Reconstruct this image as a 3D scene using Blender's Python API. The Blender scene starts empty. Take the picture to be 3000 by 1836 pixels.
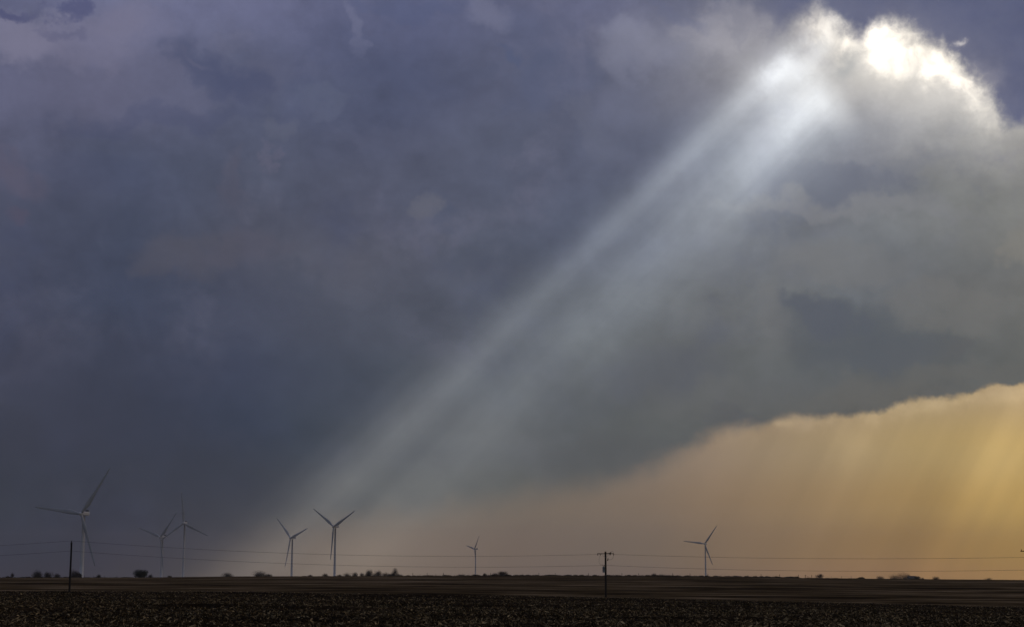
import bpy, math, random
import numpy as np
from mathutils import Vector, Matrix
S = bpy.context.scene
C = S.collection
R = math.radians
rng = np.random.default_rng(7)
random.seed(7)

# ------------------------------------------------------------------ camera
F = 4750.0                    # focal length in pixels of the 3000 px wide photograph
CX, CY = 1500.0, 918.0
PITCH = math.atan((1711.0 - CY) / F)
CAMZ = 2.5
cam = bpy.data.cameras.new("camera")
cam.sensor_width = 36.0
cam.lens = F / 3000 * 36
cam.clip_start = 0.5
cam.clip_end = 60000
cam_o = bpy.data.objects.new("camera", cam)
cam_o.location = (0, 0, CAMZ)
cam_o.rotation_euler = (math.pi / 2 + PITCH, 0, 0)
C.objects.link(cam_o)
S.camera = cam_o

def ray(px, py):
    x, y = (px - CX) / F, (CY - py) / F
    c, s = math.cos(PITCH), math.sin(PITCH)
    return (x, c - y * s, s + y * c)
def ae(px, py):               # azimuth and elevation in degrees
    x, y, z = ray(px, py)
    return math.degrees(math.atan2(x, y)), math.degrees(math.atan2(z, math.hypot(x, y)))
def at(px, py, d):            # point at ground distance d
    x, y, z = ray(px, py)
    h = math.hypot(x, y)
    return Vector((x / h * d, y / h * d, CAMZ + z / h * d))

# ------------------------------------------------------------------ sky
DP = 3000 / 2464.0
def aed(x, y): return ae(x * DP, y * DP)
def lin(c):
    c = np.asarray(c, float) / 255.0
    return np.where(c <= 0.04045, c / 12.92, ((c + 0.055) / 1.055) ** 2.4)

CLOUD_X = [0, 300, 600, 900, 1200, 1500, 1800, 2100, 2464]
CLOUD = {
 0:   [(92,96,127),(105,108,138),(102,105,135),(90,95,126),(96,100,128),(100,103,130),(97,101,124),(118,118,130),(105,106,130)],
 180: [(95,97,124),(93,95,120),(83,88,113),(80,86,113),(88,92,116),(96,100,123),(132,132,142),(180,176,172),(165,160,158)],
 370: [(84,86,108),(75,81,104),(78,83,103),(83,87,108),(85,90,111),(88,92,113),(108,114,132),(127,129,140),(138,138,139)],
 550: [(71,75,95),(67,73,93),(80,83,100),(90,92,107),(84,89,107),(84,90,111),(110,114,124),(113,116,122),(118,119,118)],
 730: [(67,70,88),(64,70,90),(72,76,94),(78,82,97),(80,84,97),(92,97,107),(110,112,115),(98,102,110),(108,108,108)],
 900: [(64,66,82),(63,67,84),(66,71,90),(71,76,90),(82,87,96),(92,95,99),(98,100,102),(93,97,102),(98,99,98)],
 1080:[(62,64,76),(63,65,79),(62,67,82),(70,75,84),(88,90,94),(92,94,95),(94,95,96),(100,98,95),(105,102,96)],
 1200:[(62,64,74),(63,64,74),(67,68,77),(78,80,84),(98,98,96),(101,99,96),(98,98,96),(100,98,95),(105,102,96)],
 1390:[(66,64,73),(70,67,75),(82,79,82),(92,88,86),(96,92,90),(98,96,92),(98,96,92),(100,96,92),(105,100,92)],
}
WARM_X = [0, 300, 600, 900, 1200, 1500, 1700, 1950, 2200, 2464]
WARM = {
 960: [(62,64,76),(63,65,79),(62,67,82),(80,80,84),(112,106,102),(128,118,110),(148,130,115),(164,143,118),(172,151,118),(188,162,122)],
 1100:[(62,64,76),(63,65,79),(62,67,82),(84,84,86),(116,109,103),(132,119,109),(150,131,112),(165,144,112),(180,154,104),(203,170,100)],
 1240:[(62,62,73),(66,65,73),(80,77,78),(119,109,99),(120,109,99),(126,111,98),(138,117,96),(148,123,92),(164,134,90),(184,150,88)],
 1320:[(64,63,73),(70,68,75),(101,93,90),(123,110,100),(117,104,96),(116,104,95),(130,111,93),(138,114,88),(150,121,84),(165,133,84)],
 1390:[(68,65,74),(75,71,76),(106,97,93),(124,109,97),(116,103,96),(112,100,95),(126,107,93),(140,114,92),(152,120,88),(164,130,88)],
}
def table(rows, xs, px, py):
    ys = sorted(rows)
    x = px / DP; y = min(max(py / DP, ys[0]), ys[-1])
    j = max(k for k in range(len(ys)) if ys[k] <= y); j = min(j, len(ys) - 2)
    t = (y - ys[j]) / (ys[j + 1] - ys[j])
    out = np.zeros(3)
    for k, w in ((j, 1 - t), (j + 1, t)):
        row = np.array([lin(c) for c in rows[ys[k]]])
        out += w * np.array([np.interp(x, xs, row[:, i]) for i in range(3)])
    return out
def px_of(az, el):
    a, e = math.radians(az), math.radians(el)
    d = (math.sin(a) * math.cos(e), math.cos(a) * math.cos(e), math.sin(e))
    c, s = math.cos(PITCH), math.sin(PITCH)
    dep = d[1] * c + d[2] * s
    return CX + F * d[0] / dep, CY - F * (d[2] * c - d[1] * s) / dep

SUN_V = Vector(ray(5700 * DP, -3500 * DP)).normalized()      # where the shafts of light meet
SUN_AZ = math.degrees(math.atan2(SUN_V.x, SUN_V.y)); SUN_EL = math.degrees(math.asin(SUN_V.z))
SUN_E1 = SUN_V.cross(Vector((0, 0, 1))).normalized(); SUN_E2 = SUN_V.cross(SUN_E1).normalized()
world = bpy.data.worlds.new("World")
S.world = world
world.use_nodes = True
NT = world.node_tree
NT.nodes.clear()
L = NT.links

class G:
    """small helpers that chain shader nodes in one tree"""
    def __init__(s, nt): s.nt = nt
    def n(s, t, **k):
        o = s.nt.nodes.new(t)
        for a, b in k.items(): setattr(o, a, b)
        return o
    def put(s, sock, v):
        if hasattr(v, "is_linked") or hasattr(v, "links"): s.nt.links.new(v, sock)
        else: sock.default_value = v
    def m(s, op, *a, clamp=False):
        o = s.n("ShaderNodeMath", operation=op, use_clamp=clamp)
        for i, v in enumerate(a): s.put(o.inputs[i], v)
        return o.outputs[0]
    def add(s, a, b): return s.m("ADD", a, b)
    def sub(s, a, b): return s.m("SUBTRACT", a, b)
    def mul(s, a, b): return s.m("MULTIPLY", a, b)
    def ss(s, v, lo, hi, a=0.0, b=1.0):
        o = s.n("ShaderNodeMapRange", interpolation_type="SMOOTHSTEP")
        for i, x in enumerate((v, lo, hi, a, b)): s.put(o.inputs[i], x)
        return o.outputs[0]
    def lerp(s, v, lo, hi, a=0.0, b=1.0):
        o = s.n("ShaderNodeMapRange", interpolation_type="LINEAR")
        for i, x in enumerate((v, lo, hi, a, b)): s.put(o.inputs[i], x)
        return o.outputs[0]
    def ramp(s, v, stops, interp="EASE"):
        o = s.n("ShaderNodeValToRGB"); cr = o.color_ramp; cr.interpolation = interp
        while len(cr.elements) < len(stops): cr.elements.new(0.5)
        for e, (p, c) in zip(cr.elements, stops):
            e.position = p
            e.color = (c, c, c, 1) if np.isscalar(c) else (*[float(q) for q in c], 1)
        s.put(o.inputs[0], v)
        return o.outputs[0]
    def mix(s, f, a, b, mode="MIX"):
        o = s.n("ShaderNodeMix", data_type="RGBA", blend_type=mode)
        s.put(o.inputs[0], f)
        for i, v in ((6, a), (7, b)):
            if not hasattr(v, "links"): v = (*v, 1)
            s.put(o.inputs[i], v)
        return o.outputs[2]
    def noise(s, vec, scale, detail=6, rough=0.55, dist=0.0, off=(0, 0, 0), stretch=(1, 1, 1)):
        mp = s.n("ShaderNodeMapping"); s.put(mp.inputs[0], vec)
        mp.inputs[1].default_value = off; mp.inputs[3].default_value = stretch
        o = s.n("ShaderNodeTexNoise"); s.put(o.inputs["Vector"], mp.outputs[0])
        o.inputs["Scale"].default_value = scale; o.inputs["Detail"].default_value = detail
        o.inputs["Roughness"].default_value = rough; o.inputs["Distortion"].default_value = dist
        return o.outputs[0]
    def comb(s, x, y, z=0.0):
        o = s.n("ShaderNodeCombineXYZ")
        for i, v in enumerate((x, y, z)): s.put(o.inputs[i], v)
        return o.outputs[0]
    def grey(s, v):
        return s.comb(v, v, v)
g = G(NT)
tc = g.n("ShaderNodeTexCoord").outputs["Generated"]
nrm = g.n("ShaderNodeVectorMath", operation="NORMALIZE"); L.new(tc, nrm.inputs[0])
DIR = nrm.outputs[0]
sep = g.n("ShaderNodeSeparateXYZ"); L.new(DIR, sep.inputs[0])
dx, dy, dz = sep.outputs
AZ = g.mul(g.m("ARCTAN2", dx, dy), 180 / math.pi)
EL = g.mul(g.m("ARCTAN2", dz, g.m("SQRT", g.add(g.mul(dx, dx), g.mul(dy, dy)))), 180 / math.pi)
def cen(n, amp): return g.mul(g.sub(n, 0.5), amp)
# slow and fine cloud drift that bends every feature of the overcast
w1 = g.noise(DIR, 6, 4, 0.5, off=(3, 1, 2)); w2 = g.noise(DIR, 6, 4, 0.5, off=(13, 7, 5))
AZW = g.add(AZ, cen(w1, 6.0)); ELW = g.add(EL, cen(w2, 4.5))
w3 = g.noise(DIR, 26, 8, 0.62, off=(1, 9, 4)); w4 = g.noise(DIR, 26, 8, 0.62, off=(7, 3, 8))
AZF = g.add(AZ, cen(w3, 3.0)); ELF = g.add(EL, cen(w4, 2.4))
A0, A1 = -21.0, 21.0
HAZE = 0.62e-4
def through_haze(want, az, el):
    """sky radiance that shows as `want` once the real haze in front of it has taken its share"""
    Lh = min(9600 / math.cos(math.radians(az)), 298 / math.sin(math.radians(max(el, .5))))
    T = math.exp(-HAZE * Lh)
    J = np.array([np.interp(az, JA, JT[:, i]) for i in range(3)])
    return np.maximum((want - (1 - T) * J) / T, want * 0.35)
JA = [-18, 0, 18]
JT = np.array([(0.074, 0.067, 0.080), (0.120, 0.103, 0.103), (0.178, 0.146, 0.128)])
def field(rows, xs, els, azn, eln, corr=None):
    u = g.lerp(azn, A0, A1)
    cols = np.linspace(A0, A1, 19)
    out = None
    for k, e in enumerate(els):
        stops = [((a - A0) / (A1 - A0), through_haze(table(rows, xs, *px_of(a, e)), a, e)) for a in cols]
        r = g.ramp(u, stops, "LINEAR")
        out = r if out is None else g.mix(g.ss(eln, els[k - 1], e), out, r)
    return out
CLOUDS = field(CLOUD, CLOUD_X, [0.1, 1.5, 3.2, 5.0, 7.2, 9.6, 12.2, 14.8, 17.4, 20.2], AZW, ELW)
WARMS = field(WARM, WARM_X, [0.2, 1.2, 2.6, 4.6, 6.6], g.add(AZ, cen(w1, 3.0)), g.add(EL, cen(w2, 1.0)))

# --- texture of the overcast
def ss1(v, a, b): return g.ss(v, a, b)
n1 = g.noise(DIR, 9, 9, 0.55, 0.5, off=(4, 2, 6), stretch=(1, 1, 1.35))
n2 = g.noise(DIR, 34, 8, 0.6, 0.3, off=(2, 5, 1), stretch=(1, 1, 1.2))
n7 = g.noise(DIR, 90, 6, 0.65, off=(12, 5, 1), stretch=(1, 1, 1.3))
tex = g.add(1.0, g.add(cen(n1, 0.46), g.add(cen(n2, 0.42), cen(n7, 0.22))))
low = g.ss(EL, 2.0, 12.0, 0.45, 1.0)
tex = g.add(1.0, g.mul(g.sub(tex, 1.0), g.mul(low, 1.15)))
CL = g.mix(1.0, CLOUDS, g.grey(tex), "MULTIPLY")
CL = g.mix(1.0, CL, (1.02, 1.01, 0.97), "MULTIPLY")
# scattered paler wisps, warmer than the cloud they lie on
n5 = g.noise(DIR, 15, 9, 0.62, 0.2, off=(8, 8, 3))
wisp = g.mul(g.ss(n5, 0.52, 0.78), g.ss(EL, 5.0, 17.0, 0.10, 0.5))
CL = g.mix(wisp, CL, lin((122, 121, 142)))
n6 = g.noise(DIR, 11, 8, 0.62, 0.15, off=(2, 18, 9))
dk = g.mul(g.ss(n6, 0.54, 0.74), g.ss(EL, 5.0, 16.0, 0.15, 0.45))
CL = g.mix(dk, CL, lin((70, 78, 108)))

# lumps, scud and pale folds of the storm cloud: place, size, tilt, strength, tone, softness
RAGA = g.add(AZ, cen(w3, 4.2)); RAGE = g.add(EL, cen(w4, 3.4))
def blob0(x, y, rx, ry, rot=0.0):
    a, e = aed(x, y); k = 1 / 68.0
    da_, de_ = g.sub(RAGA, a), g.sub(RAGE, e)
    c, s = math.cos(R(rot)), math.sin(R(rot))
    p = g.add(g.mul(da_, c / (rx * k)), g.mul(de_, s / (rx * k)))
    q = g.add(g.mul(da_, -s / (ry * k)), g.mul(de_, c / (ry * k)))
    return g.add(g.mul(p, p), g.mul(q, q))
for x, y, rx, ry, rot, st, col, so in (
    (60, 72, 90, 55, 0, .75, (128, 126, 148), .9), (205, 95, 150, 55, 5, .6, (122, 120, 144), .9), (330, 50, 90, 50, 0, .4, (120, 118, 142), .9),
    (15, 22, 95, 16, 10, .9, (72, 76, 112), .5), (182, 22, 28, 26, 0, .85, (76, 80, 116), .6), (165, 80, 46, 14, -15, .5, (86, 88, 118), .6),
    (330, 200, 380, 70, 8, .35, (104, 104, 128), .8), (520, 172, 100, 50, -28, .8, (72, 79, 108), .5), (600, 215, 60, 26, -30, .55, (74, 80, 108), .6),
    (492, 148, 40, 15, -30, .6, (96, 98, 122), .7), (400, 290, 260, 26, 6, .35, (70, 76, 106), .7), (855, 55, 16, 60, 12, .4, (122, 124, 150), .8),
    (980, 22, 110, 22, -12, .55, (84, 92, 124), .7), (930, 150, 170, 60, -18, .35, (78, 85, 114), .9), (1170, 40, 60, 34, 0, .5, (122, 124, 148), .9),
    (1195, 145, 26, 24, 0, .7, (80, 90, 120), .6), (1140, 190, 26, 16, 0, .65, (82, 88, 112), .6), (1290, 90, 90, 60, -30, .35, (86, 94, 122), .8), 
    (682, 310, 24, 28, 0, .5, (97, 101, 120), .8), (664, 380, 11, 28, 8, .4, (104, 102, 122), .8), (575, 450, 26, 60, -10, .4, (90, 88, 104), .9),
    (1010, 505, 40, 30, 0, .55, (106, 107, 118), .9), (1072, 522, 36, 36, 0, .5, (78, 86, 108), .8), (30, 412, 64, 44, -35, .65, (92, 88, 106), .6),
    (18, 530, 32, 24, -20, .55, (86, 80, 98), .7), (430, 618, 110, 44, 5, .6, (86, 85, 96), .9), (600, 600, 90, 26, 0, .4, (88, 86, 100), .9), (712, 662, 60, 24, 0, .55, (72, 78, 94), .8),
    (1160, 620, 130, 34, 10, .35, (74, 82, 98), .8), (1500, 230, 60, 90, 30, .3, (112, 116, 138), .9), (1310, 190, 90, 60, 0, .4, (82, 92, 122), .9), (1500, 140, 90, 60, 10, .4, (130, 132, 152), .9),
    (1745, 75, 120, 60, 0, .55, (146, 144, 154), .9), (1640, 30, 60, 16, -30, .5, (92, 98, 126), .7), (1780, 70, 14, 60, 32, .5, (112, 114, 130), .7),
    (2028, 640, 150, 46, -6, .5, (122, 122, 122), .8), (2010, 497, 250, 24, -4, .6, (132, 133, 138), .9), (1985, 440, 170, 40, -4, .65, (98, 104, 122), .8), (2180, 390, 120, 22, 0, .3, (112, 116, 128), .8),
    (2060, 805, 175, 66, -8, .72, (84, 90, 97), .45), (1990, 770, 90, 30, -20, .6, (82, 88, 102), .5), (2240, 838, 110, 24, 8, .8, (90, 94, 98), .5), (2320, 820, 50, 14, 28, .7, (92, 94, 96), .5), (2110, 850, 130, 40, 4, .6, (86, 92, 100), .5),
    (1870, 775, 44, 70, 8, .35, (114, 114, 116), .6), (2260, 740, 130, 50, -8, .5, (116, 115, 112), .8), (2350, 620, 110, 30, -15, .45, (104, 108, 110), .8), (2440, 575, 50, 36, 20, .7, (132, 130, 124), .8),
    (1580, 890, 150, 60, 6, .6, (88, 92, 101), .8), (1740, 630, 120, 28, 0, .45, (104, 108, 116), .8), (1700, 940, 130, 40, 0, .45, (102, 104, 104), .8), (1790, 995, 60, 16, -20, .6, (88, 91, 94), .6),
    (2200, 920, 240, 34, 6, .45, (106, 105, 101), .8), (2150, 195+700, 60, 20, 0, .3, (92, 96, 98), .6), (1480, 1090, 160, 44, 8, .5, (88, 91, 94), .8), (2420, 690, 90, 26, -10, .45, (98, 100, 100), .8),
    (1420, 300, 90, 24, -40, .3, (108, 112, 130), .9), (900, 330, 120, 26, -15, .3, (92, 96, 118), .9), (760, 240, 70, 20, 10, .35, (98, 104, 126), .8), (250, 420, 130, 40, 0, .3, (66, 73, 98), .9)):
    so = max(so, .75) * 1.25; qq = blob0(x, y, rx, ry, rot)
    CL = g.mix(g.mul(g.ss(qq, 1.0 + so, max(0.0, 1.0 - so * 1.1)), st * 0.85), CL, lin(col))

# --- the opening in the cloud, upper right
edge_pts = [(1500,-120),(1760,-40),(1850,75),(1905,25),(1965,2),(2010,28),(2050,72),(2100,92),(2150,58),(2210,62),(2270,96),(2310,150),(2370,205),(2430,250),(2500,300)]
ep = [aed(x, y) for x, y in edge_pts]
EA0, EA1 = ep[0][0], ep[-1][0]
EE0, EE1 = 14.0, 24.0
edge = g.add(g.mul(g.ramp(g.lerp(AZF, EA0, EA1), [((a - EA0) / (EA1 - EA0), (e - EE0) / (EE1 - EE0)) for a, e in ep], "LINEAR"), EE1 - EE0), EE0)
dd = g.sub(edge, ELF)                       # degrees below the upper rim
inside = g.ss(g.add(dd, cen(g.noise(DIR, 90, 5, 0.7, off=(4, 4, 4)), 0.7)), -0.42, 0.72)
n3 = g.noise(DIR, 40, 6, 0.55, 0.2, off=(6, 6, 1))
OUT = g.mix(1.0, (*lin((88, 94, 124)),), g.grey(g.add(1.0, g.add(cen(n1, 0.9), cen(n3, 0.25)))), "MULTIPLY")
OUT = g.mix(g.mul(g.ss(n5, 0.42, 0.72), 0.6), OUT, lin((104, 108, 132)))
rimside = g.ss(AZ, aed(1800, 0)[0], aed(1930, 0)[0])
CL = g.mix(g.mul(g.sub(1.0, inside), rimside), CL, OUT)
def blob(x, y, rx, ry, az=AZF, el=ELF, rot=0.0):
    a, e = aed(x, y); k = 1 / 68.0
    da, de = g.sub(az, a), g.sub(el, e)
    c, s = math.cos(R(rot)), math.sin(R(rot))
    p = g.add(g.mul(da, c / (rx * k)), g.mul(de, s / (rx * k)))
    q = g.add(g.mul(da, -s / (ry * k)), g.mul(de, c / (ry * k)))
    return g.m("EXPONENT", g.mul(g.add(g.mul(p, p), g.mul(q, q)), -1.0))
def addc(base, f, col): return g.mix(1.0, base, g.mix(1.0, col, g.grey(f), "MULTIPLY"), "ADD")
white = (1.0, 0.90, 0.74)
glow = [(2132,90,46,28,1.0,0),(2142,150,30,42,1.0,0),(2185,112,44,26,.6,0),(2240,150,50,30,0.75,-25),(2232,176,40,22,.9,0),(2300,212,40,20,0.75,-30),(2255,105,40,40,.42,-30),(2035,115,34,26,0.60,10),(1972,44,42,36,0.52,40),(1995,85,56,40,0.34,0),(2085,120,40,40,.35,0),(2345,235,46,24,.35,-35),(2400,275,60,26,0.20,-35)]
tot = None
for x, y, rx, ry, s, ro in glow:
    b = g.mul(blob(x, y, rx, ry, rot=ro), s * 0.9)
    tot = b if tot is None else g.add(tot, b)
tot = g.mul(g.mul(tot, 0.82), g.ss(g.noise(DIR, 62, 7, 0.6, 0.6, off=(2, 2, 7)), 0.30, 0.66, 0.45, 1.25))
CL = addc(CL, g.mul(tot, inside), white)
soft = g.mul(blob(2150, 185, 250, 105, AZF, ELF, -22), 0.26)
CL = addc(CL, g.mul(soft, inside), (1.0, 0.96, 0.88))
CL = addc(CL, g.mul(g.mul(blob(2330, 240, 130, 55, AZF, ELF, -32), inside), 0.16), (1.0, 0.93, 0.82))
CL = addc(CL, g.mul(blob(1740, 110, 130, 75, AZF, ELF, -15), 0.10), (1.0, 0.96, 0.95))
CL = addc(CL, g.mul(blob(1530, 100, 110, 60, AZF, ELF, 15), 0.05), (1.0, 0.98, 1.05))
CL = addc(CL, g.mul(blob(2230, 95, 210, 80, AZF, ELF, -28), 0.05), white)
CL = addc(CL, g.mul(blob(2370, 190, 60, 30, AZF, ELF, -30), 0.08), white)
wisps2 = g.mul(blob(2310, 95, 14, 9), 0.4)
CL = addc(CL, wisps2, white)
# dark shelf of cloud to the right of the shaft
CL = g.mix(g.mul(blob(2030, 165, 60, 26, AZF, ELF, 5), 0.6), CL, lin((165, 168, 170)))

# --- bright rain-filled air under the cloud base, lower right
wp = [(0,1420),(400,1390),(600,1300),(750,1250),(900,1232),(1180,1195),(1400,1165),(1520,1132),(1620,1085),(1700,1055),(1790,1025),(1880,1003),(2000,995),(2110,985),(2180,962),(2260,948),(2360,935),(2464,915),(2560,900)]
wa = [aed(x, y) for x, y in wp]
WA0, WA1 = wa[0][0], wa[-1][0]
azb = g.add(AZ, cen(g.noise(DIR, 60, 6, 0.6, off=(5, 5, 5)), 1.2))
ramp_w = g.mul(g.ramp(g.lerp(azb, WA0, WA1), [((a - WA0) / (WA1 - WA0), max(0, e + 0.5) / 10) for a, e in wa], "LINEAR"), 10)
elb = g.add(g.add(EL, 0.5), cen(g.noise(DIR, 48, 8, 0.62, off=(9, 2, 5)), 0.62))
elb = g.add(elb, cen(g.noise(DIR, 17, 9, 0.66, off=(3, 12, 5)), 1.3))
wd = g.sub(ramp_w, elb)
softw = g.ramp(g.lerp(AZ, -18, 18), [(0, 0.7), (0.36, 0.45), (0.52, 0.36), (0.66, 0.28), (0.75, 0.15), (0.84, 0.07), (1, 0.05)], "LINEAR")
softw = g.mul(softw, 3.0)
wm = g.ss(g.m("DIVIDE", wd, softw), -0.5, 0.9)

# --- polar coordinates round the sun: shafts of light run away from it
def dot(v):
    o = g.n("ShaderNodeVectorMath", operation="DOT_PRODUCT"); L.new(DIR, o.inputs[0]); o.inputs[1].default_value = v
    return o.outputs["Value"]
PHI = g.mul(g.m("ARCTAN2", g.mul(dot(SUN_E1), -1.0), dot(SUN_E2)), 180 / math.pi)
RAD = g.mul(g.m("ARCCOSINE", dot(SUN_V)), 180 / math.pi)
def polar(x, y):
    d = Vector(ray(x * DP, y * DP)).normalized()
    return math.degrees(math.atan2(-d.dot(SUN_E1), d.dot(SUN_E2))), math.degrees(math.acos(d.dot(SUN_V)))
rn = g.noise(g.comb(g.sub(AZ, g.mul(EL, 0.55)), g.mul(EL, 0.05), 0.0), 0.62, 4, 0.5, off=(4.2, 0, 0))
rays = g.mul(g.sub(rn, 0.5), g.ss(AZ, 5, 14, 0.15, 1.0))
WT = g.mix(1.0, WARMS, g.grey(g.add(0.93, g.add(g.mul(rays, 0.62), cen(n1, 0.12)))), "MULTIPLY")
lining = g.mul(g.mul(g.ss(wd, -0.05, 0.12), g.ss(wd, 0.9, 0.15)), g.mul(g.ss(AZ, 5.0, 10.0), g.ss(g.noise(DIR, 42, 8, 0.62, off=(3, 3, 9)), 0.40, 0.66)))
WT = addc(WT, g.mul(lining, 0.085), (1.0, 0.80, 0.55))
for x, y, rx, ry, s_ in ((2115, 975, 34, 16, .12), (2433, 950, 44, 16, .10), (2300, 968, 70, 9, .06), (1888, 1012, 22, 12, .09), (2190, 985, 40, 12, .06), (2030, 1070, 40, 60, .05), (2400, 1130, 90, 110, .07)):
    WT = addc(WT, g.mul(blob(x, y, rx, ry, AZF, g.add(EL, cen(w4, 0.8)), 12), s_), (1.0, 0.78, 0.44))
SKY = g.mix(wm, CL, WT)
SKY = g.mix(g.mul(wm, 0.12), SKY, lin((140, 124, 108)))
# --- the shaft
bw = g.add(PHI, cen(w2, 0.3))
prof = []
_a, _b = polar(1225, 640)[0], polar(1860, 640)[0]
P0, P1 = min(_a, _b), max(_a, _b)
def pf(x, y): return (polar(x, y)[0] - P0) / (P1 - P0)
yy = 640.0
for x, v in ((1860, 0), (1810, .07), (1740, .22), (1670, .50), (1610, .78), (1555, .95), (1505, .80), (1475, .66), (1440, .58), (1410, .74), (1382, .84), (1350, .62), (1318, .24), (1280, .05), (1245, 0)):
    prof.append((pf(x, yy), v))
prof.sort()
PR = g.ramp(g.lerp(bw, P0, P1), [(max(0, min(1, p)), v) for p, v in prof], "B_SPLINE")
rad_pts = [((2080, 40), .0), ((1950, 120), .0), ((1895, 175), .34), ((1850, 260), .35), ((1770, 370), .26), ((1590, 550), .155), ((1400, 731), .11), ((1200, 912), .078), ((1020, 1092), .070), ((860, 1220), .066), ((700, 1330), .054), ((560, 1420), .032), ((400, 1560), .0)]
rp = sorted((polar(*p)[1], v) for p, v in rad_pts)
RA0, RA1 = rp[0][0], rp[-1][0]
RI = g.ramp(g.lerp(RAD, RA0, RA1), [((r - RA0) / (RA1 - RA0), v) for r, v in rp], "EASE")
lowr = g.ss(RAD, polar(1382, 640)[1], polar(930, 1120)[1])
fl = sorted((polar(x, 1092)[0], v) for x, v in ((1010, 0), (950, .35), (895, .62), (840, .58), (780, .28), (720, .06), (660, 0)))
FL = g.ramp(g.lerp(bw, fl[0][0], fl[-1][0]), [((p - fl[0][0]) / (fl[-1][0] - fl[0][0]), v) for p, v in fl], "EASE")
gapf = g.m("EXPONENT", g.mul(g.m("POWER", g.m("DIVIDE", g.sub(PHI, polar(1050, 1092)[0]), 1.3), 2.0), -1.0))
bm = g.mul(g.add(g.add(PR, g.mul(FL, lowr)), g.mul(g.mul(lowr, gapf), 0.35)), RI)
streak = g.noise(g.comb(g.mul(PHI, 1.0), g.mul(RAD, 0.05), 0.0), 1.6, 5, 0.65, off=(1.3, 2, 0))
bm = g.mul(bm, g.add(1.0, g.add(cen(n1, 0.7), g.add(cen(streak, 0.5), cen(n2, 0.35)))))
top = g.add(g.mul(blob(1880, 187, 56, 38, AZF, ELF, 42), 0.22), g.add(g.mul(blob(1935, 275, 72, 56, AZF, ELF, 20), 0.21), g.mul(blob(1945, 125, 80, 36, AZF, ELF, 42), 0.24)))
top = g.add(top, g.mul(blob(1870, 370, 90, 50, AZW, ELW, 45), 0.10))
top = g.add(top, g.mul(blob(1905, 235, 105, 70, AZF, ELF, 42), 0.07))
bm = g.add(bm, top)
bcol = g.ramp(g.lerp(RAD, RA0, RA1), [(0, (0.96, 1.0, 1.01)), (0.45, (0.92, 1.0, 1.06)), (0.66, (1.0, 1.0, 0.98)), (0.85, (1.08, 1.0, 0.86)), (1.0, (1.10, 1.0, 0.86))], "LINEAR")
SKY = g.mix(1.0, SKY, g.mix(1.0, bcol, g.grey(bm), "MULTIPLY"), "ADD")
# fine rain-air grain
fg = g.noise(DIR, 420, 3, 0.6)
SKY = g.mix(1.0, SKY, g.grey(g.add(1.0, cen(fg, 0.05))), "MULTIPLY")

# --- clearer sky behind the storm, from the atmosphere model
sky = g.n("ShaderNodeTexSky", sky_type="NISHITA")
sky.sun_disc = False
sky.sun_elevation = R(SUN_EL)
sky.sun_rotation = R(SUN_AZ)
clear = g.mix(1.0, sky.outputs[0], (0.125, 0.10, 0.08), "MULTIPLY")
broken = g.ss(g.noise(DIR, 3, 8, 0.55, off=(1, 1, 1)), 0.42, 0.62)
back = g.mul(g.ss(g.m("ABSOLUTE", AZ), 60, 120), g.ss(EL, 0, 8))
back = g.m("MAXIMUM", back, g.ss(EL, 50, 75))
SKY = g.mix(g.mul(back, g.add(0.35, g.mul(broken, 0.3))), SKY, clear)
bg = g.n("ShaderNodeBackground"); L.new(SKY, bg.inputs[0]); bg.inputs[1].default_value = 1.0
wo = g.n("ShaderNodeOutputWorld"); L.new(bg.outputs[0], wo.inputs[0])
world.cycles.sampling_method = 'MANUAL'
world.cycles.sample_map_resolution = 512

# the sun, veiled by the storm cloud
sun = bpy.data.lights.new("sun", "SUN")
sun.energy = 0.35
sun.angle = R(12)
sun.color = (1.0, 0.80, 0.56)
sun_o = bpy.data.objects.new("sun", sun)
sd = Vector((math.sin(R(SUN_AZ)) * math.cos(R(SUN_EL)), math.cos(R(SUN_AZ)) * math.cos(R(SUN_EL)), math.sin(R(SUN_EL))))
sun_o.rotation_euler = sd.to_track_quat('Z', 'Y').to_euler()
sun_o.location = (0, 0, 300)
C.objects.link(sun_o)
S.view_settings.view_transform = 'Standard'
S.view_settings.look = 'None'
S.view_settings.exposure = 0
S.view_settings.gamma = 1
S.cycles.use_denoising = True
S.cycles.denoiser = 'OPENIMAGEDENOISE'
S.cycles.denoising_input_passes = 'RGB_ALBEDO_NORMAL'
S.cycles.max_bounces = 4
S.cycles.volume_bounces = 0

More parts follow.
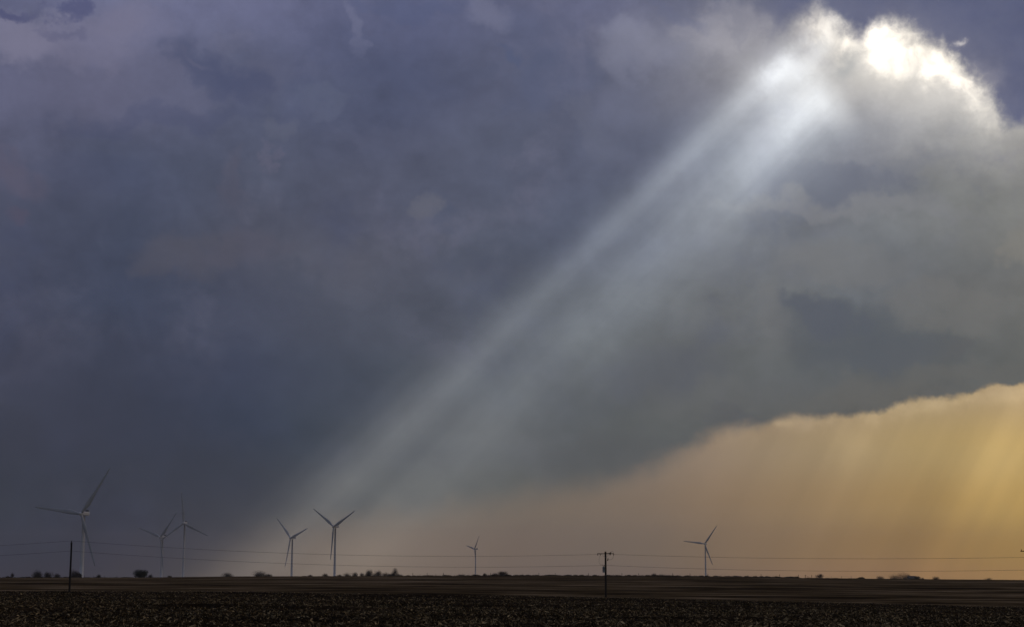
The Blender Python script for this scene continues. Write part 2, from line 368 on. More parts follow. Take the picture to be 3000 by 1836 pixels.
# ------------------------------------------------------------------ helpers
def tag(o, label=None, cat=None, group=None, kind=None):
    if label: o['label'] = label
    if cat: o['category'] = cat
    if group: o['group'] = group
    if kind: o['kind'] = kind
    return o
def empty(name, loc):
    o = bpy.data.objects.new(name, None); o.location = loc
    o.empty_display_size = 1; C.objects.link(o); return o
class MB:
    """collects vertices and faces, links them as one mesh object"""
    def __init__(s): s.v = []; s.f = []
    def ring_tube(s, pts, rad, n=8, cap=True):
        pts = [Vector(p) for p in pts]; base = len(s.v)
        rad = rad if hasattr(rad, "__len__") else [rad] * len(pts)
        ref = None
        for i, p in enumerate(pts):
            t = (pts[min(i + 1, len(pts) - 1)] - pts[max(i - 1, 0)]).normalized()
            if ref is None: ref = Vector((0, 0, 1)) if abs(t.z) < .9 else Vector((1, 0, 0))
            a = t.cross(ref).normalized(); b = t.cross(a); ref = a.cross(t) if abs(a.cross(t).length) > 0 else ref
            for k in range(n):
                q = 2 * math.pi * k / n
                s.v.append(p + (a * math.cos(q) + b * math.sin(q)) * rad[i])
        for i in range(len(pts) - 1):
            for k in range(n):
                k2 = (k + 1) % n
                s.f.append((base + i * n + k, base + i * n + k2, base + (i + 1) * n + k2, base + (i + 1) * n + k))
        if cap:
            s.f.append(tuple(base + k for k in range(n)))
            s.f.append(tuple(base + (len(pts) - 1) * n + k for k in reversed(range(n))))
        return s
    def box(s, c, size, m=None, taper=1.0, bev=0.12):
        c = Vector(c); hx, hy, hz = [q / 2 for q in size]; b = min(hx, hy, hz) * bev
        base = len(s.v)
        prof = [(-hz, -b), (-hz + b, 0), (hz - b, 0), (hz, -b)]
        for z, o in prof:
            k = taper if z > 0 else 1
            X, Y = (hx + o) * k, (hy + o) * k
            for p in ((-X + b, -Y), (X - b, -Y), (X, -Y + b), (X, Y - b), (X - b, Y), (-X + b, Y), (-X, Y - b), (-X, -Y + b)):
                w = Vector((p[0], p[1], z))
                if m: w = m @ w
                s.v.append(c + w)
        for i in range(3):
            for k in range(8):
                k2 = (k + 1) % 8
                s.f.append((base + i * 8 + k, base + i * 8 + k2, base + i * 8 + 8 + k2, base + i * 8 + 8 + k))
        s.f.append(tuple(base + k for k in reversed(range(8)))); s.f.append(tuple(base + 24 + k for k in range(8)))
        return s
    def build(s, name, mat, parent=None, smooth=False):
        me = bpy.data.meshes.new(name)
        me.from_pydata([tuple(v) for v in s.v], [], s.f); me.materials.append(mat); me.update()
        if smooth: me.shade_smooth()
        o = bpy.data.objects.new(name, me); C.objects.link(o)
        if parent: o.parent = parent
        return o
def np_mesh(name, v, f, mat, smooth=False, parent=None):
    """v (n,3), f (m,3 or 4)"""
    k = f.shape[1]; me = bpy.data.meshes.new(name)
    me.vertices.add(len(v)); me.vertices.foreach_set("co", v.astype(np.float32).ravel())
    me.loops.add(f.size); me.loops.foreach_set("vertex_index", f.astype(np.int32).ravel())
    me.polygons.add(len(f)); me.polygons.foreach_set("loop_start", np.arange(len(f), dtype=np.int32) * k)
    me.update(calc_edges=True)
    for m in (mat if isinstance(mat, list) else [mat]): me.materials.append(m)
    if smooth: me.shade_smooth()
    o = bpy.data.objects.new(name, me); C.objects.link(o)
    if parent: o.parent = parent
    return o

def mat(name, col, rough=0.8, spec=0.3, var=0.15, scale=2.0, stretch=(1, 1, 1), bump=0.0, island=0.0, col2=None, ipow=1.0):
    m = bpy.data.materials.new(name); m.use_nodes = True
    nt = m.node_tree; nt.nodes.clear(); q = G(nt)
    p = q.n("ShaderNodeBsdfPrincipled"); o = q.n("ShaderNodeOutputMaterial"); nt.links.new(p.outputs[0], o.inputs[0])
    t = q.n("ShaderNodeTexCoord").outputs["Object"]
    n = q.noise(t, scale, 6, 0.6, stretch=stretch)
    c = q.mix(q.ss(n, 0.3, 0.7), tuple(x * (1 - var) for x in col), col2 or tuple(min(1, x * (1 + var)) for x in col))
    if island:
        ge = q.n("ShaderNodeNewGeometry").outputs["Random Per Island"]
        c = q.mix(1.0, c, q.grey(q.lerp(q.m("POWER", ge, 4.0), 0, 1, 1 - island, 1 + island * ipow)), "MULTIPLY")
    nt.links.new(c, p.inputs["Base Color"])
    p.inputs["Roughness"].default_value = rough; p.inputs["Specular IOR Level"].default_value = spec
    if bump:
        b = q.n("ShaderNodeBump"); b.inputs["Strength"].default_value = bump; nt.links.new(n, b.inputs["Height"]); nt.links.new(b.outputs[0], p.inputs["Normal"])
    return m
M_white = mat("turbine paint", (0.50, 0.50, 0.51), 0.45, 0.4, 0.05, 0.08)
M_blade = mat("darker blade paint", (0.38, 0.385, 0.395), 0.6, 0.2, 0.08, 0.08)  # blades a darker grey than the tower
M_cooler = mat("cooler grey", (0.10, 0.105, 0.11), 0.6, 0.3, 0.15, 0.5)
M_wood = mat("weathered pole wood", (0.026, 0.021, 0.017), 0.95, 0.05, 0.35, 3, (6, 6, .4), 0.3)
M_arm = mat("crossarm wood", (0.03, 0.025, 0.02), 0.95, 0.05, 0.3, 4)
M_steel = mat("galvanised steel", (0.16, 0.165, 0.17), 0.5, 0.5, 0.2, 6)
M_can = mat("transformer grey paint", (0.24, 0.26, 0.27), 0.5, 0.4, 0.12, 3)
M_porc = mat("brown porcelain", (0.05, 0.03, 0.02), 0.25, 0.5, 0.2, 8)
M_wire = mat("aluminium wire", (0.055, 0.05, 0.045), 0.6, 0.4, 0.2, 1)
M_bark = mat("winter bark", (0.055, 0.047, 0.040), 0.95, 0.1, 0.3, 1.5)
M_twig = mat("bare twigs", (0.050, 0.040, 0.033), 0.95, 0.1, 0.25, 1.0, island=0.4)
M_ever = mat("dark cedar foliage", (0.030, 0.036, 0.024), 0.95, 0.1, 0.3, 1.0, island=0.5)
M_post = mat("fence post wood", (0.06, 0.05, 0.042), 0.95, 0.1, 0.3, 2)
M_weed = mat("dead weeds", (0.060, 0.048, 0.033), 0.95, 0.1, 0.35, 0.3, island=0.5)
M_roof = mat("shed roof metal", (0.07, 0.07, 0.072), 0.9, 0.05, 0.2, 0.5)
M_shed = mat("shed siding", (0.12, 0.115, 0.11), 0.8, 0.2, 0.1, 0.5)

# ------------------------------------------------------------------ terrain
def prof_el(pts):            # picture row of a ground line -> azimuth, tan(elevation)
    a = [ae(x, y) for x, y in pts]
    return np.array([p[0] for p in a]), np.tan(np.radians([p[1] for p in a]))
BA, BT = prof_el([(-900,1735),(0,1738),(700,1740),(1250,1747),(1770,1757.5),(2450,1772),(3000,1786),(3900,1800)])
RAa, RT = prof_el([(-900,1693),(0,1691),(400,1690.5),(700,1687),(950,1686.5),(1500,1686),(1900,1687),(2200,1690),(2400,1692.5),(3000,1697.5),(3900,1701)])
def RB(az): return 314.0 + 0 * az
RR = 700.0
def smooth(t): t = np.clip(t, 0, 1); return t * t * (3 - 2 * t)
def terr(x, y):
    x = np.asarray(x, float); y = np.asarray(y, float)
    az = np.degrees(np.arctan2(x, y)); r = np.hypot(x, y)
    fr = smooth((70 - np.abs(az)) / 30)                      # shaped in front, level plain behind
    rb = RB(az)
    zb = CAMZ + rb * np.interp(az, BA, BT); zr = CAMZ + RR * np.interp(az, RAa, RT)
    z1 = 0 + (zb - 0) * np.clip((r - 92) / (rb - 92), 0, 1)
    t = np.clip((r - rb) / (RR - rb), 0, 1)
    z2 = zb + (zr - zb) * (t * (1.12 - 0.12 * t) if np.isscalar(t) else t * (1.12 - 0.12 * t))
    t3 = np.clip((r - RR) / 900, 0, 1)
    z3 = zr - 0.8 * smooth(t3) + np.maximum(r - 1500, 0) * 0.0014
    z = np.where(r < rb, z1, np.where(r < RR, z2, z3))
    return z * fr
def polar_grid(azs, rs, zf):
    A, Rr = np.meshgrid(np.radians(azs), rs)
    X, Y = Rr * np.sin(A), Rr * np.cos(A)
    Z = zf(X, Y)
    n = len(azs); m = len(rs)
    i, j = np.meshgrid(np.arange(n - 1), np.arange(m - 1))
    a = (j * n + i).ravel()
    return np.stack([X, Y, Z], -1).reshape(-1, 3), np.stack([a, a + 1, a + n + 1, a + n], 1)
azs = np.concatenate([np.arange(-180, -40, 5), np.arange(-40, 40, 0.5), np.arange(40, 181, 5)])
rs = np.concatenate([[0.01], np.linspace(5, 300, 60), np.linspace(303, 330, 10), np.linspace(335, 690, 90), np.linspace(694, 712, 8), np.linspace(725, 2000, 40), np.linspace(2100, 9000, 50)])

def ground_material(name, stops, streaks, fine, rough=1.0):
    m = bpy.data.materials.new(name); m.use_nodes = True
    nt = m.node_tree; nt.nodes.clear(); q = G(nt)
    p = q.n("ShaderNodeBsdfPrincipled"); o = q.n("ShaderNodeOutputMaterial"); nt.links.new(p.outputs[0], o.inputs[0])
    t = q.n("ShaderNodeTexCoord").outputs["Object"]
    acc = None
    for sc, st, w, off in streaks:
        n = q.mul(q.sub(q.noise(t, sc, 7, 0.62, 0.4, off=off, stretch=st), 0.5), w)
        acc = n if acc is None else q.add(acc, n)
    c = q.ramp(q.add(acc, 0.5), stops, "LINEAR")
    n = q.noise(t, fine, 5, 0.7)
    c = q.mix(1.0, c, q.grey(q.add(0.55, q.mul(n, 0.9))), "MULTIPLY")
    nt.links.new(c, p.inputs["Base Color"]); p.inputs["Roughness"].default_value = rough
    p.inputs["Specular IOR Level"].default_value = 0.0
    b = q.n("ShaderNodeBump"); b.inputs["Strength"].default_value = 0.5; b.inputs["Distance"].default_value = 0.3
    nt.links.new(n, b.inputs["Height"]); nt.links.new(b.outputs[0], p.inputs["Normal"])
    return m
K = 1.35
M_mid = ground_material("dormant grass field", [(0.30, (0.010*K, 0.0065*K, 0.003*K)), (0.42, (0.034*K, 0.023*K, 0.011*K)), (0.55, (0.062*K, 0.043*K, 0.022*K)), (0.74, (0.135*K, 0.098*K, 0.060*K))],
    [(1.0, (1/70, 1/12, 1), 1.2, (0, 0, 0)), (1.0, (1/28, 1/3.2, 1), 1.5, (5, 3, 0)), (1.0, (1/300, 1/60, 1), 0.5, (2, 2, 0))], 1.2)
M_soil = ground_material("tilled dark soil", [(0.25, (0.004, 0.003, 0.002)), (0.5, (0.016, 0.011, 0.006)), (0.8, (0.075, 0.050, 0.028))],
    [(1.0, (1/1.6, 1/2.5, 1), 0.9, (0, 0, 0)), (1.0, (1/12, 1/20, 1), 0.6, (5, 3, 0))], 6.0)
def zmid(X, Y):
    r = np.hypot(X, Y)
    w = smooth((r - 325) / 30) * smooth((900 - r) / 150)
    roll = 0.22 * np.sin(Y / 6.1 + X * 0.012 + 1.5 * np.sin(X / 70.0)) + 0.10 * np.sin(Y / 13.7 + X * 0.02 + 2)
    return terr(X, Y) + w * roll * smooth((690 - r) / 40)
v, f = polar_grid(azs, rs, zmid)
ground = np_mesh("ground", v, f, M_mid, True)
tag(ground, "broad gently rising field of dormant brown grass", "ground", kind="structure")

# tilled near field: a finely lumpy sheet lying just over the ground
faz = np.arange(-23, 23.001, 0.045)
fr_ = [70.0]
while fr_[-1] < 314: fr_.append(fr_[-1] + 0.24 * (fr_[-1] / 95) ** 1.3)
fr_ = np.array(fr_)
def vnoise(X, Y, s, seed):
    rg = np.random.default_rng(seed); T = rg.random((256, 256))
    x, y = X / s, Y / s; xi, yi = np.floor(x).astype(int), np.floor(y).astype(int)
    u, w = x - xi, y - yi; u = u * u * (3 - 2 * u); w = w * w * (3 - 2 * w)
    a = T[xi % 256, yi % 256]; b = T[(xi + 1) % 256, yi % 256]; c = T[xi % 256, (yi + 1) % 256]; d = T[(xi + 1) % 256, (yi + 1) % 256]
    return (a * (1 - u) + b * u) * (1 - w) + (c * (1 - u) + d * u) * w
def lumps(X, Y):
    z = 0.11 * (vnoise(X, Y, 0.9, 1)) ** 1.5 + 0.10 * vnoise(X, Y, 0.33, 2) ** 2 + 0.16 * vnoise(X, Y, 6.0, 3) + 0.25 * vnoise(X, Y, 23.0, 4)
    z += 0.05 * np.sin(Y / 0.76 * 2 * np.pi + 3 * vnoise(X, Y, 9, 5))
    return z
def soil_z(X, Y):
    return terr(X, Y) + 0.06 + lumps(X, Y) * 0.9 - 0.12
v, f = polar_grid(faz, fr_, soil_z)
v[:, 2] = np.maximum(v[:, 2], terr(v[:, 0], v[:, 1]) + 0.02)
rr_ = np.hypot(v[:, 0], v[:, 1])
v[:, 2] += 0.22 * smooth((rr_ - 240) / 60)
field_o = np_mesh("field", v, f, M_soil, False)
tag(field_o, "dark tilled corn field with lumpy soil", "field", kind="structure")

# corn residue: standing stub ends, broken stalks and husk leaves
def residue(N, rmin, rmax, seed):
    rg = np.random.default_rng(seed)
    r = rmin * (rmax / rmin) ** rg.random(N) if rmin > 0 else rg.random(N)
    az = np.radians(rg.uniform(-22, 22, N))
    X, Y = r * np.sin(az), r * np.cos(az)
    patch = vnoise(X / 2.2, Y / 1.2, 7.0, 11) * 0.7 + vnoise(X / 2, Y, 2.2, 12) * 0.5
    keep = rg.random(N) < np.clip((patch - 0.38) * 2.4, 0.05, 1)
    X, Y, r = X[keep], Y[keep], r[keep]; N = len(X)
    Z = soil_z(X, Y) + 0.22 * smooth((r - 240) / 60)
    kind = rg.random(N)
    ln = np.where(kind < 0.25, rg.uniform(.10, .26, N), rg.uniform(.12, .50, N))
    wd_ = np.where(kind < 0.25, rg.uniform(.02, .035, N), rg.uniform(.018, .06, N))
    tilt = np.where(kind < 0.25, rg.uniform(0.9, 1.5, N), rg.uniform(-0.05, 0.55, N))
    hd = rg.uniform(0, 2 * np.pi, N)
    d = np.stack([np.cos(hd) * np.cos(tilt), np.sin(hd) * np.cos(tilt), np.sin(tilt)], 1)
    up = rg.normal(size=(N, 3)); s = np.cross(d, up); s /= np.linalg.norm(s, axis=1, keepdims=True)
    u2 = np.cross(s, d)
    P = np.stack([X, Y, Z + 0.02], 1)
    bend = rg.uniform(-.25, .25, N)[:, None] * u2 * ln[:, None]
    w = wd_[:, None] * s
    a0, a1 = P - w * .6, P + w * .6
    mid = P + d * ln[:, None] * .5 + bend
    b0, b1 = mid - w, mid + w
    ridge = mid + u2 * wd_[:, None] * .7
    c0 = P + d * ln[:, None] + bend * 0.2
    V = np.stack([a0, a1, b1, b0, c0, ridge], 1).reshape(-1, 3)
    k = (np.arange(N) * 6)[:, None]
    T = np.array([[0, 1, 5], [1, 2, 5], [3, 0, 5], [2, 4, 5], [4, 3, 5]])
    Fc = (k[:, :, None] + T[None]).reshape(-1, 3)
    return V, Fc
V, Fc = residue(210000, 78, 312, 5)
M_res = mat("dry corn residue", (0.18, 0.115, 0.055), 0.8, 0.04, 0.5, 0.6, island=0.82, col2=(0.20, 0.150, 0.080), ipow=2.6)
res = np_mesh("stubble", V, Fc, M_res)
tag(res, "dry corn stalks and husks littering the dark tilled soil", "corn stubble", kind="stuff")

# ------------------------------------------------------------------ wind turbines
def airfoil_blade(Rt):
    """blade along +Z, prebent towards -Y (upwind), root at z = 0"""
    secs = [(0.0, 1.25, 1.25, 0), (0.03, 1.25, 1.25, 0), (0.10, 1.7, 1.1, 16), (0.20, 2.55, .75, 14), (0.32, 2.25, .52, 10), (0.5, 1.65, .36, 6), (0.7, 1.3, .24, 3), (0.88, 1.0, .16, 1), (0.97, .72, .10, 0), (1.0, .35, .05, 0)]
    m = MB(); n = 12
    for t, ch, th, tw in secs:
        z = 1.2 + t * (Rt - 1.2)
        for k in range(n):
            q = 2 * math.pi * k / n
            X = ch * math.cos(q) * (1.0) + (ch - 1.25) * .35; Y = th * math.sin(q) * (1 - .25 * math.cos(q))
            a = R(tw)
            m.v.append(Vector((X * math.cos(a) - Y * math.sin(a), X * math.sin(a) + Y * math.cos(a) - 2.2 * t * t, z)))
    for i in range(len(secs) - 1):
        for k in range(n):
            k2 = (k + 1) % n
            m.f.append((i * n + k, i * n + k2, (i + 1) * n + k2, (i + 1) * n + k))
    m.f.append(tuple(reversed(range(n)))); m.f.append(tuple((len(secs) - 1) * n + k for k in range(n)))
    return m
blade_mb = airfoil_blade(57.0)
nac = MB()
def nacelle_mb():
    m = MB(); n = 16
    secs = [(-1.6, 1.5, 1.5, 0), (-0.6, 1.9, 1.95, 0), (2.0, 2.0, 2.1, 0), (7.5, 2.0, 2.1, .05), (9.6, 1.8, 1.75, .25), (10.2, 1.3, 1.3, .35)]
    for y, hx, hz, dz_ in secs:
        for k in range(n):
            q = 2 * math.pi * (k + .5) / n; c, s_ = math.cos(q), math.sin(q)
            e = 0.45
            m.v.append(Vector((hx * math.copysign(abs(c) ** e, c), y, 0.3 + dz_ + hz * math.copysign(abs(s_) ** e, s_))))
    for i in range(len(secs) - 1):
        for k in range(n):
            k2 = (k + 1) % n; m.f.append((i * n + k, (i + 1) * n + k, (i + 1) * n + k2, i * n + k2))
    m.f.append(tuple(range(n))); m.f.append(tuple((len(secs) - 1) * n + k for k in reversed(range(n))))
    return m
def hub_mb():
    m = MB(); n = 16
    secs = [(-3.0, .15), (-2.7, .9), (-2.0, 1.55), (-1.0, 1.95), (0.6, 2.0), (1.6, 1.75)]
    for y, r in secs:
        for k in range(n):
            q = 2 * math.pi * k / n; m.v.append(Vector((r * math.cos(q), y, r * math.sin(q))))
    for i in range(len(secs) - 1):
        for k in range(n):
            k2 = (k + 1) % n; m.f.append((i * n + k, (i + 1) * n + k, (i + 1) * n + k2, i * n + k2))
    m.f.append(tuple(range(n))); m.f.append(tuple((len(secs) - 1) * n + k for k in reversed(range(n))))
    return m
OVER = 4.6                    # rotor centre in front of the tower axis
def turbine(label, hubpx, d, tips, scale=1.0, yaw=None):
    mx = sum(t[0] for t in tips) / 3; my = sum(t[1] for t in tips) / 3
    tips = [(a - mx, b - my) for a, b in tips]
    hubpx = (hubpx[0] + mx * .4, hubpx[1])
    fit = None
    Rt = 57.0 * scale
    pr = F / d * Rt
    for c in np.arange(0.3, 1.0, 0.01):
        for th in range(0, 120):
            e = 0
            angs = [(th + 120 * k) for k in range(3)]
            for tx, ty in tips:
                e += min((pr * c * math.sin(R(a)) - tx) ** 2 + (pr * math.cos(R(a)) - ty) ** 2 for a in angs)
            if fit is None or e < fit[0]: fit = (e, c, th)
    c, th = fit[1], fit[2]
    psi = math.acos(c)
    hub = at(hubpx[0], hubpx[1], d)
    back = Vector((math.sin(psi), math.cos(psi), 0))
    tx, ty = (hub + back * OVER * scale)[:2]
    base_z = float(terr(tx, ty)) - 0.3
    root = empty("wind_turbine", (tx, ty, base_z))
    tag(root, label, "wind turbine", "wind turbines on the plain beyond the field")
    H = hub.z - base_z - 2.4 * scale
    tw = MB().ring_tube([(0, 0, H * t) for t in (0, .02, .021, .33, .66, 1)], [x * scale for x in (2.35, 2.3, 2.15, 1.95, 1.7, 1.35)], 20)
    tw.build("tower", M_white, root, True)
    rotz = -psi
    n_ = nacelle_mb().build("nacelle", M_white, root, False)
    n_.location = (0, 0, hub.z - base_z); n_.rotation_euler = (0, 0, rotz); n_.scale = (scale,) * 3
    for v_ in n_.data.vertices: v_.co.y -= OVER - 2.2
    cm = MB().box((0, 5.0, 3.35), (3.4, 2.0, 1.9), taper=.94)
    cl = cm.build("cooler", M_cooler, n_)
    h_ = hub_mb().build("hub", M_white, root, True)
    h_.location = (-back.x * OVER * scale, -back.y * OVER * scale, hub.z - base_z)
    h_.rotation_euler = (0, 0, rotz); h_.scale = (scale,) * 3
    for k in range(3):
        b = blade_mb.build("blade", M_white if scale > 1.5 else M_blade, root, True)  # faintest turbine: haze fade put into the colour, blades painted lighter
        b.matrix_local = Matrix.Translation(h_.location) @ Matrix.Rotation(rotz, 4, 'Z') @ Matrix.Rotation(R(th + 120 * k), 4, 'Y') @ Matrix.Scale(scale, 4)
    return root
def tz(z, hx, hy, *tips): return [((x - hx) / z, (hy - y) / z) for x, y in tips]
turbine("largest wind turbine, nearest, tall white tower rising just beside the plain utility pole", (239.5, 1503.8), 1718, tz(2.98, 718, 518, (985,135), (280,477), (845,945)))
turbine("darkest, crispest wind turbine with two blades raised in a V over the shrubby hedgerow", (977, 1541.4), 2832, tz(3.907, 1278, 357, (1045,168), (1552,182), (1240,735)))
turbine("hazy wind turbine set just behind and beside the one with the upright blade", (470.8, 1572.3), 2746 * 1.3, tz(2.98, 1403, 722, (1185,655), (1580,510), (1420,1005)), 1.3)
turbine("wind turbine with one blade pointing straight up and two sloping down", (536.2, 1531.3), 3077, tz(2.98, 1598, 600, (1593,352), (1835,720), (1400,765)))
turbine("faintest wind turbine, almost lost in the pale haze at the foot of the light shaft", (851, 1574.6), 3138 * 1.65, tz(3.907, 785, 487, (628,262), (1022,368), (705,812)), 1.65)
turbine("smallest wind turbine, rotor nearly edge-on with one blade hanging in front of its tower", (1389.8, 1607.4), 5230, tz(3.52, 668, 378, (742,237), (588,346), (668,548)))
turbine("lone wind turbine against the orange sky beyond the fence posts", (2065, 1592), 4172, tz(4.107, 883, 378, (640,352), (1022,172), (955,630)))

# ------------------------------------------------------------------ utility poles and wires
GP = "utility poles along the field edge"
def insulator(m, p, s=1.0):
    p = Vector(p)
    m.ring_tube([p + Vector((0, 0, z * s)) for z in (0, .05, .06, .10, .11, .16, .17, .21, .24)], [x * s for x in (.04, .04, .09, .085, .05, .08, .05, .055, .02)], 8)
def ground_pt(px, d):
    p = at(px, 1740, d); return Vector((p.x, p.y, float(terr(p.x, p.y))))
def pole_body(root, H, r0=.20, r1=.155):
    lean = 0.0
    MB().ring_tube([(0, 0, -.4), (0, 0, H * .3), (0.01, 0, H * .65), (0, 0, H)], [r0, r0 * .93, r0 * .86, r1], 12).build("pole", M_wood, root, True)
# plain pole by the largest turbine
def plain_pole(px, top, low, d, label):
    b = ground_pt(px, d); root = empty("utility_pole", b); tag(root, label, "utility pole", GP)
    zt = at(px, top, d).z - b.z; zl = at(px, low, d).z - b.z
    pole_body(root, zt - .35)
    MB().ring_tube([(-.16, 0, zt - .8), (-.17, 0, zt - .30), (-.10, 0, zt - .12), (0, 0, zt - .02)], .028, 6).build("bracket", M_steel, root)
    m = MB(); insulator(m, (0, 0, zt - .36), 1.5); m.build("insulator", M_porc, root, True)
    m = MB(); m.ring_tube([(0, -.26, zl), (0, -.12, zl)], .05, 8); m.build("insulator", M_porc, root, True)
    MB().ring_tube([(0.13, -.15, 0.2), (0.12, -.14, zl)], .015, 5).build("ground_wire", M_wire, root)
    return b + Vector((0, 0, zt)), b + Vector((0, -.2, zl))
D1, D2, D3, D0 = 310.0, 316.0, 272.0, 352.0
up1, lo1 = plain_pole(203, 1583, 1612.5, D1, "plain utility pole without crossarm, standing before the largest wind turbine")
up0, lo0 = plain_pole(-1250, 1592, 1620, D0, "plain utility pole further back along the wires, outside the picture")
# transformer pole
b2 = ground_pt(1775, D2); root = empty("utility_pole", b2)
tag(root, "utility pole with crossarm, transformer can and loose jumper wires", "utility pole", GP)
k2 = D2 / F
def l2(px, py, dy=0.0):       # local point on this pole from its place in the photograph
    p = at(px, py, D2) - b2; p.y = dy; return Vector((p.x, dy, p.z))
H2 = l2(1775, 1614.5).z
pole_body(root, H2, .21, .17)
xl, xr = (1751 - 1775) * k2, (1799 - 1775) * k2
za = l2(1775, 1620.8).z
arm = MB().box(((xl + xr) / 2, -.24, za), (xr - xl, .12, .14)).build("crossarm", M_arm, root)
m = MB()
for s_ in (-1, 1): m.ring_tube([(s_ * .85, -.19, za - .05), (0, -.18, za - .75)], .022, 5)
m.build("brace", M_steel, root)
for x, z in ((xl + .06, -.34), (xl + .55, -.33), (xr - .08, -.34)):
    m = MB(); m.ring_tube([(x, -.24, za - .05), (x + .03, -.24, za + z * .35)], .02, 5); insulator(m, (x + .03, -.24, za + z), 1.1); m.build("insulator", M_porc, root, True)
m = MB(); m.ring_tube([(xr - 1.05, -.24, za), (xr - .62, -.24, za + .22), (xr - .52, -.24, za + .32)], [.05, .06, .09], 8)
m.ring_tube([(xr - .75, -.24, za - .28), (xr - .68, -.24, za - .05), (xr - .62, -.24, za + .26)], [.09, .10, .05], 8); m.build("fuse_cutout", M_porc, root, True)
m = MB(); m.ring_tube([(.30, -.05, za - 1.25), (.42, -.05, za - 1.30), (.45, -.05, za - 1.05), (.47, -.05, za - .85)], [.09, .11, .09, .06], 8); m.build("arrester", M_porc, root, True)
cx_ = -.36; z0, z1 = l2(1775, 1676).z, l2(1775, 1660).z
can = MB().ring_tube([(cx_, -.05, z0), (cx_, -.05, z0 + .06), (cx_, -.05, z1 - .08), (cx_, -.05, z1 - .06), (cx_, -.05, z1), (cx_, -.05, z1 + .05)], [.22, .245, .245, .27, .26, .12], 18).build("transformer", M_can, root, True)
for q in (-.10, .07):
    m = MB(); m.ring_tube([(cx_ + q, -.05, z1), (cx_ + q, -.05, z1 + .12), (cx_ + q * 1.3, -.05, z1 + .22), (cx_ + q * 1.5, -.05, z1 + .46)], [.06, .045, .06, .03], 8); m.build("bushing", M_porc, can, True)
MB().box((-.16, -.05, (z0 + z1) / 2 + .2), (.14, .1, .5)).build("bracket", M_steel, root)
def sagpath(pts, n=8):
    out = []
    for i in range(len(pts) - 1):
        a, b = Vector(pts[i]), Vector(pts[i + 1])
        for k in range(n): out.append(a.lerp(b, k / n))
    out.append(Vector(pts[-1])); return out
def smoothp(pts, n=24):
    P = [Vector(p) for p in pts]; out = []
    for j in range(n + 1):
        t = j / n; Q = list(P)
        while len(Q) > 1: Q = [Q[i].lerp(Q[i + 1], t) for i in range(len(Q) - 1)]
        out.append(Q[0])
    return out
jm = [[(xl + .6, -.24, za - .3), (xl + .15, -.24, za - 1.1), (xl + .2, -.24, za - 2.6), (cx_ - .35, -.1, za - 2.0), (cx_ - .15, -.05, z1 + .45)],
      [(xr - .08, -.24, za - .3), (xr - .2, -.24, za - 1.3), (xr - .9, -.2, za - 1.3), (.47, -.05, za - .85)],
      [(xr - .55, -.24, za + .3), (xr - .2, -.24, za + .75), (xr + .1, -.24, za + .2), (xr - .05, -.24, za - .15)],
      [(0, -.2, za - .1), (.5, -.24, za + .35), (xr - 1.0, -.24, za)]]
for j in jm: MB().ring_tube(smoothp(j), .018, 5).build("jumper_wire", M_wire, root)
MB().ring_tube([(-.15, -.15, 0.2), (-.14, -.14, H2 - 1)], .015, 5).build("ground_wire", M_wire, root)
upL = b2 + Vector((xl + .04, -.24, za - .12)); upR = b2 + Vector((xr - .05, -.24, za - .12))
lo2 = b2 + Vector((0, -.22, l2(1775, 1654.8).z))
# crossarm pole just beyond the right-hand border, its arm end showing
b3 = ground_pt(3033, D3); root = empty("utility_pole", b3)
tag(root, "utility pole at the picture's border, only its crossarm end showing above the wires", "utility pole", GP)
k3 = D3 / F
zt3 = at(3033, 1604, D3).z - b3.z; za3 = at(3033, 1613.5, D3).z - b3.z
pole_body(root, zt3, .20, .16)
MB().box((0, -.22, za3), (71 * k3, .12, .13)).build("crossarm", M_arm, root)
for x in (-34 * k3, 34 * k3):
    m = MB(); insulator(m, (x + .05, -.22, za3 + .06), 1.0); m.build("insulator", M_porc, root, True)
up3 = b3 + Vector((0, -.22, at(3033, 1631, D3).z - b3.z)); lo3 = b3 + Vector((0, -.22, at(3033, 1668, D3).z - b3.z))
for z in (up3.z, lo3.z): MB().ring_tube([(0, -.15, z - b3.z), (0, -.24, z - b3.z)], .06, 8).build("insulator", M_porc, root, True)
end = at(4200, 1625, 268)
up4 = Vector((end.x, end.y, up3.z + .2)); lo4 = Vector((end.x, end.y, lo3.z + .2))
def span(a, b, sag, n=40):
    return [a.lerp(b, k / n) - Vector((0, 0, sag * 4 * (k / n) * (1 - k / n))) for k in range(n + 1)]
S01, S12, S23 = 1.6, 20 * 313 / F, 8 * 294 / F
P = span(up0, up1, S01) + span(up1, upL, S12)[1:]
MB().ring_tube(P, .021, 6).build("power_line", M_wire)
tag(bpy.data.objects["power_line"], "upper power line sagging from the plain pole to the crossarm of the transformer pole", "power line", "power lines strung across the field")
o = MB().ring_tube(span(upR, up3, S23) + span(up3, up4, .5)[1:], .021, 6).build("power_line", M_wire)
tag(o, "upper power line running from the transformer pole's crossarm over the orange side of the sky", "power line", "power lines strung across the field")
P = span(lo0, lo1, S01) + span(lo1, lo2, S12 * 1.0)[1:] + span(lo2, lo3, 9.5 * 294 / F)[1:] + span(lo3, lo4, .5)[1:]
o = MB().ring_tube(P, .021, 6).build("power_line", M_wire)
tag(o, "lower neutral wire crossing the whole picture below the other lines", "power line", "power lines strung across the field")

